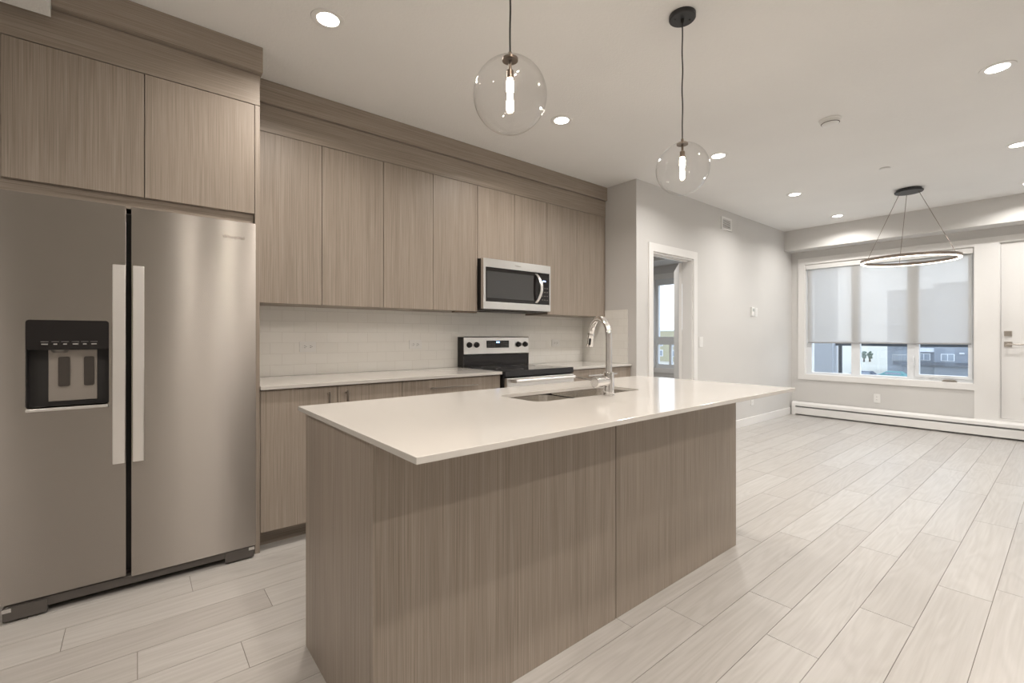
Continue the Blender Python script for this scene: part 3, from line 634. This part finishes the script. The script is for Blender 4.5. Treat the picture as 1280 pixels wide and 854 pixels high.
sd = tag(obj('smoke_detector', bm, PLASTIC, None, True), 'round white smoke detector on the ceiling between the recessed lights', 'smoke detector')
bm = bmesh.new(); lathe(bm, [(.046, -.033), (.056, -.030), (.058, -.028), (.048, -.030), (.046, -.033)], (3.899, 1.125, ZC), 40); obj('sensor_slot', bm, DG, sd)
bm = bmesh.new(); lathe(bm, [(0, -.010), (.040, -.010), (.044, -.007), (.038, -.0035), (.038, -.0005), (0, -.0005)], (5.42, 1.128, ZC), 36)
tag(obj('sprinkler_cover', bm, PLASTIC, None, True), 'small round white sprinkler cover plate on the living room ceiling', 'sprinkler')

# ---------------------------------------------------------------- wall fittings
vt = thing('air_vent', 'small white louvred air vent high on the living room wall', 'vent', (5.72, Y2, 2.52))
bm = bmesh.new(); slab(bm, [(5.585, 2.517), (5.856, 2.517), (5.856, 2.675), (5.585, 2.675)], [[(5.62, 2.542), (5.821, 2.542), (5.821, 2.650), (5.62, 2.650)]], 0, .010, lambda a, b, z: (a, Y2-.0105+z, b)); obj('frame', bm, PLASTIC, vt, bevel=.002)
bx('duct_opening', DG, vt, 5.62, 5.821, Y2-.0025, Y2-.0005, 2.542, 2.650, bevel=0)
bm = bmesh.new()
for k in range(6): z = 2.548+.018*k; box(bm, 5.62, 5.821, Y2-.0095, Y2-.003, z, z+.008)
obj('louvres', bm, PLASTIC, vt)
def plate_y(name, label, cat, x0, x1, z0, z1, yw, kind, group=None):
    t = thing(name, label, cat, ((x0+x1)/2, yw, z0), group)
    bm = bmesh.new(); slab(bm, rrect(x0, x1, z0, z1, .006, 3), [], 0, .0055, lambda a, b, z: (a, yw-.006+z, b)); obj('cover_plate', bm, PLASTIC, t, bevel=.0015)
    cx, cz = (x0+x1)/2, (z0+z1)/2
    if kind == 'h':
        for s in (-1, 1):
            bm = bmesh.new(); c = cx+s*.0195; slab(bm, rrect(c-.015, c+.015, cz-.017, cz+.017, .008, 3), [], 0, .002, lambda a, b, z: (a, yw-.008+z, b)); so = obj('socket', bm, PLASTIC, t)
            bx('slots', DG, so, (c-.006, c+.003, yw-.0086, yw-.0081, cz+.005, cz+.0075), (c-.006, c+.003, yw-.0086, yw-.0081, cz-.0075, cz-.005), (c+.006, c+.010, yw-.0086, yw-.0081, cz-.002, cz+.002), bevel=0)
    elif kind == 'v':
        for s in (-1, 1):
            bm = bmesh.new(); c = cz+s*.0195; slab(bm, rrect(cx-.017, cx+.017, c-.015, c+.015, .008, 3), [], 0, .002, lambda a, b, z: (a, yw-.008+z, b)); so = obj('socket', bm, PLASTIC, t)
            bx('slots', DG, so, (cx-.0075, cx-.005, yw-.0086, yw-.0081, c-.004, c+.006), (cx+.005, cx+.0075, yw-.0086, yw-.0081, c-.004, c+.006), bevel=0)
    else:
        bx('rocker', PLASTIC, t, cx-.017, cx+.017, yw-.010, yw-.0065, cz-.033, cz+.033, bevel=.002)
    return t
YT = YW-.008
plate_y('wall_outlet', 'white horizontal outlet on the tile backsplash nearest the refrigerator', 'outlet', .893, 1.005, 1.078, 1.152, YT, 'h', 'outlets on the backsplash')
plate_y('wall_outlet', 'white horizontal outlet on the tile backsplash just left of the range', 'outlet', 1.742, 1.854, 1.085, 1.159, YT, 'h', 'outlets on the backsplash')
plate_y('wall_outlet', 'white horizontal outlet on the tile backsplash right of the range', 'outlet', 3.372, 3.486, 1.082, 1.156, YT, 'h', 'outlets on the backsplash')
plate_y('light_switch', 'white light switch beside the bedroom doorway casing', 'light switch', 5.065, 5.145, 1.065, 1.185, Y2, 's')
plate_y('wall_outlet', 'low white outlet on the living room wall seen past the island end', 'outlet', 6.41, 6.49, .26, .375, Y2, 'v')
ts = thing('thermostat', 'slim white thermostat, left of the pair high on the living room wall', 'thermostat', (6.44, Y2, 1.46))
bx('housing', PLASTIC, ts, 6.405, 6.478, Y2-.022, Y2-.0005, 1.465, 1.585, bevel=.004); bx('screen', mat('screen_grey', (.45, .47, .45), .2), ts, 6.420, 6.463, Y2-.0235, Y2-.0225, 1.525, 1.565, bevel=0)
plate_y('fan_control', 'white wall control plate, right of the pair high on the living room wall', 'wall control', 6.535, 6.610, 1.460, 1.580, Y2, 's')
# outlet under the window (faces the camera along X)
ou = thing('wall_outlet', 'white outlet on the grey wall below the living room window', 'outlet', (XW, 1.71, .285))
bm = bmesh.new(); slab(bm, rrect(1.675, 1.748, .285, .403, .006, 3), [], 0, .0055, lambda a, b, z: (XW-.006+z, a, b)); obj('cover_plate', bm, PLASTIC, ou, bevel=.0015)
for c in (.3245, .3635):
    bm = bmesh.new(); slab(bm, rrect(1.6945, 1.7285, c-.015, c+.015, .008, 3), [], 0, .002, lambda a, b, z: (XW-.008+z, a, b)); so = obj('socket', bm, PLASTIC, ou)
    bx('slots', DG, so, (XW-.0086, XW-.0081, 1.704, 1.7065, c-.004, c+.006), (XW-.0086, XW-.0081, 1.7165, 1.719, c-.004, c+.006), bevel=0)
# baseboard heater
HX = XW-.017
ht = thing('baseboard_heater', 'long white baseboard heater running under the window and balcony door', 'heater', (XW-.05, 1.1, 0))
bm = bmesh.new(); ys = (YR+.05, 2.742)
def extr(bm, prof, y0, y1):
    a = [bm.verts.new((x, y0, z)) for x, z in prof]; b = [bm.verts.new((x, y1, z)) for x, z in prof]
    bm.faces.new(a); bm.faces.new(b[::-1])
    for i in range(len(prof)): j = (i+1) % len(prof); bm.faces.new((a[i], b[i], b[j], a[j]))
extr(bm, [(HX, .03), (HX, .200), (HX-.030, .196), (HX-.052, .176), (HX-.056, .140), (HX-.053, .138), (HX-.048, .170), (HX-.028, .190), (HX-.006, .192), (HX-.006, .03)], ys[0], ys[1]-.05)
obj('back_panel', bm, TRIM, ht)
bm = bmesh.new(); extr(bm, [(HX-.056, .018), (HX-.060, .022), (HX-.060, .112), (HX-.050, .120), (HX-.048, .116), (HX-.056, .108)], ys[0], ys[1]-.05); obj('front_cover', bm, TRIM, ht)
bm = bmesh.new(); extr(bm, [(HX-.045, .050), (HX-.045, .118), (HX-.012, .118), (HX-.012, .050)], ys[0], ys[1]-.05); obj('heating_fins', bm, DG, ht)
bm = bmesh.new(); extr(bm, [(HX-.058, .125), (HX-.058, .130), (HX-.040, .136), (HX-.040, .131)], ys[0], ys[1]-.05); obj('damper_flap', bm, mat('damper_slot_shade', (.2, .195, .19), .5), ht)  # flap coloured dark to stand in for the shade in the slot
bm = bmesh.new(); extr(bm, [(HX, 0), (HX, .203), (HX-.032, .199), (HX-.055, .178), (HX-.063, .138), (HX-.063, 0)], ys[1]-.05, ys[1]); obj('end_cap', bm, TRIM, ht, bevel=.002)

# ---------------------------------------------------------------- outside
GZ = -5.6
grd = facade('dry_ground', (.50, .45, .37)); asp = facade('asphalt', (.42, .43, .45)); slate = facade('slate_siding', (.27, .29, .325)); slate2 = facade('light_siding', (.4, .4, .4))
white = facade('white_panel', (.70, .71, .73)); dark = mat('dark_window', (.26, .29, .33), .2); cream = facade('cream_stucco', (.40, .37, .26)); alum = mat('rail_aluminium', (.07, .08, .09), .4, .3)
bm = bmesh.new(); box(bm, 12, 900, -500, 700, GZ-1, GZ); o = obj('ground', bm, grd); o['kind'] = 'structure'
bm = bmesh.new(); box(bm, 30, 99.5, -20, 60, GZ, GZ+.02); o = obj('parking_lot', bm, asp); o['kind'] = 'structure'
bd = thing('apartment_building', 'slate grey apartment block with white-framed windows across the parking lot', 'building', (110, 6, GZ))
BX = 105
bx('wall', slate, bd, (BX, BX+14, -30, 15.2, GZ, 9.9), (BX+.6, BX+14, 15.2, 21.6, GZ, 9.2), bevel=0)
bx('roof_edge', slate2, bd, (BX-.2, BX+14.2, -30.2, 15.4, 9.9, 10.2), (BX+.3, BX+14.2, 15.4, 21.8, 9.2, 9.45), bevel=0)
bx('ledge', mat('ledge_grey', (.12, .13, .15), .7), bd, BX-.9, BX-.02, -30, 20.5, -3.75, -3.2, bevel=0)
for zc in (-2.35, 1.0, 4.2, 7.4):
    for yc in (-20, -14, -8, -3, 2.5, 8.0, 13.5, 16.6):
        if yc > 16 and zc > 0: continue
        fx = BX+.6 if yc > 16 else BX
        f = bx('window', white, bd, fx-.12, fx-.02, yc-.85, yc+.85, zc-.6, zc+.6, bevel=0)
        bx('pane', dark, f, (fx-.16, fx-.125, yc-.72, yc-.06, zc-.5, zc+.5), (fx-.16, fx-.125, yc+.06, yc+.72, zc-.5, zc+.5), bevel=0)
for yc in (10.6, 11.8): bx('wall_vent', white, bd, BX-.15, BX-.02, yc-.3, yc+.3, -1.75, -1.5, bevel=0)
for z in (-.0, 3.15, 6.2):
    bx('balcony_slab', white, bd, BX-1.2, BX+.55, 17.6, 21.5, z, z+.34, bevel=0)
    bx('balcony_door', dark, bd, BX+.45, BX+.58, 17, 20.2, z+.4, z+2.5, bevel=0)
bx('parapet_band', white, bd, BX+.2, BX+.58, 15.21, 17.2, -1.5, -.8, bevel=0)
bx('balcony_recess', dark, bd, BX+.45, BX+.58, 17.9, 20.6, -3.1, -1.3, bevel=0)
bm = bmesh.new(); box(bm, BX-.9, BX-.8, 17.8, 20.6, -2.1, -1.95)
for k in range(15): box(bm, BX-.88, BX-.82, 17.8+.2*k-.03, 17.8+.2*k+.03, -3.2, -2.1)
obj('balcony_rail', bm, slate2, bd)
y2b = thing('yellow_building', 'pale yellow building seen through the bedroom window', 'building', (120, 70, GZ))
bx('wall', cream, y2b, 112, 124, 58, 100, GZ, 2.6, bevel=0); bx('roof_edge', white, y2b, 111.8, 124.2, 57.8, 100.2, 2.6, 3.0, bevel=0)
for yc in (60.5, 64.5, 68.5, 72.5, 76.5, 80.5):
    for zc in (-3.4, -.6):
        f = bx('window', white, y2b, 111.9, 111.98, yc-.9, yc+.9, zc-.9, zc+.9, bevel=0); bx('pane', dark, f, 111.85, 111.895, yc-.7, yc+.7, zc-.7, zc+.7, bevel=0)
# parked cars
def car(x, y, col, label):
    t = thing('parked_car', label, 'car', (x, y, GZ+.02), 'cars in the parking lot')
    m = mat('car_paint', col, .3)
    bm = bmesh.new(); prof = [(-2.2, .35), (-2.25, .75), (-1.5, .92), (-.9, 1.4), (.8, 1.42), (1.5, .98), (2.2, .85), (2.25, .35)]
    a = [bm.verts.new((x-.85, y+p, GZ+.02+q)) for p, q in prof]; b = [bm.verts.new((x+.85, y+p, GZ+.02+q)) for p, q in prof]
    bm.faces.new(a); bm.faces.new(b[::-1])
    for i in range(len(prof)): j = (i+1) % len(prof); bm.faces.new((a[i], b[i], b[j], a[j]))
    obj('car_body', bm, m, t, bevel=.08)
    for dy in (-1.4, 1.4):
        for dx in (-.78, .78):
            bm = bmesh.new(); tube(bm, [(x+dx-.1, y+dy, GZ+.35), (x+dx+.1, y+dy, GZ+.35)], .32, 16); obj('wheel', bm, BLKM, t)
    bx('side_window', dark, t, x-.865, x-.852, y-.95, y+.9, GZ+.98, GZ+1.3, bevel=0)
for x, y, c, l in ((88, 20.9, (.05, .06, .09), 'dark blue car parked at the far left of the parking lot'), (90, 17.6, (.10, .28, .27), 'teal car parked beside the slate building corner'),
                   (80, 13.4, (.8, .8, .8), 'white car parked farthest left below the slate building'), (84, 7.9, (.75, .76, .78), 'light silver car parked in the middle below the slate building'),
                   (83, 2.2, (.85, .85, .85), 'white car parked rightmost below the slate building')): car(x, y, c, l)
def tree(x, y, h, label):
    t = thing('tree', label, 'tree', (x, y, GZ), 'distant trees in the dry field')
    bm = bmesh.new(); tube(bm, [(x, y, GZ), (x, y, GZ+h*.5)], [.25, .12], 8); obj('trunk', bm, mat('bark', (.12, .09, .07), .9), t)
    bm = bmesh.new()
    for k in range(34):
        a = random.uniform(0, 6.28); r = random.uniform(0, h*.16); z = GZ+h*random.uniform(.3, .9)
        bmesh.ops.create_icosphere(bm, subdivisions=2, radius=h*random.uniform(.06, .11), matrix=Matrix.Translation((x+r*math.cos(a), y+r*math.sin(a), z)))
    obj('crown', bm, mat('foliage', (.16, .19, .15), .9), t)
tree(150, 35.6, 3.0, 'dark distant tree in the dry field, left of the pair'); tree(152, 34.8, 3.1, 'dark distant tree in the dry field, right of the pair')
# balcony
struct('balcony_slab', facade('concrete', (.45, .45, .45)), XW+T+.01, 9.5, YR, 3.4, -.25, -.02)
cl = bx('balcony_column', facade('column_grey', (.47, .49, .52)), None, 9.15, 9.45, 2.61, 2.88, -.02, 3.2, bevel=.004); tag(cl, 'grey square balcony column outside the left side of the window', 'column')
rl = thing('balcony_railing', 'dark metal balcony railing with clear glass panels outside the window', 'railing', (9.3, 1, 0))
bx('top_rail', alum, rl, 9.28, 9.33, YR, 2.60, 1.03, 1.07)
bx('bottom_rail', alum, rl, 9.28, 9.33, YR, 2.60, .06, .10)
for y in (2.515, .45, -.5): bx('post', alum, rl, 9.281, 9.329, y, y+.045, -.02, 1.03)
for a, b in ((.50, 2.51), (-.45, .445)): bx('glass_panel', PANE, rl, 9.30, 9.308, a, b, .11, 1.02, bevel=0)
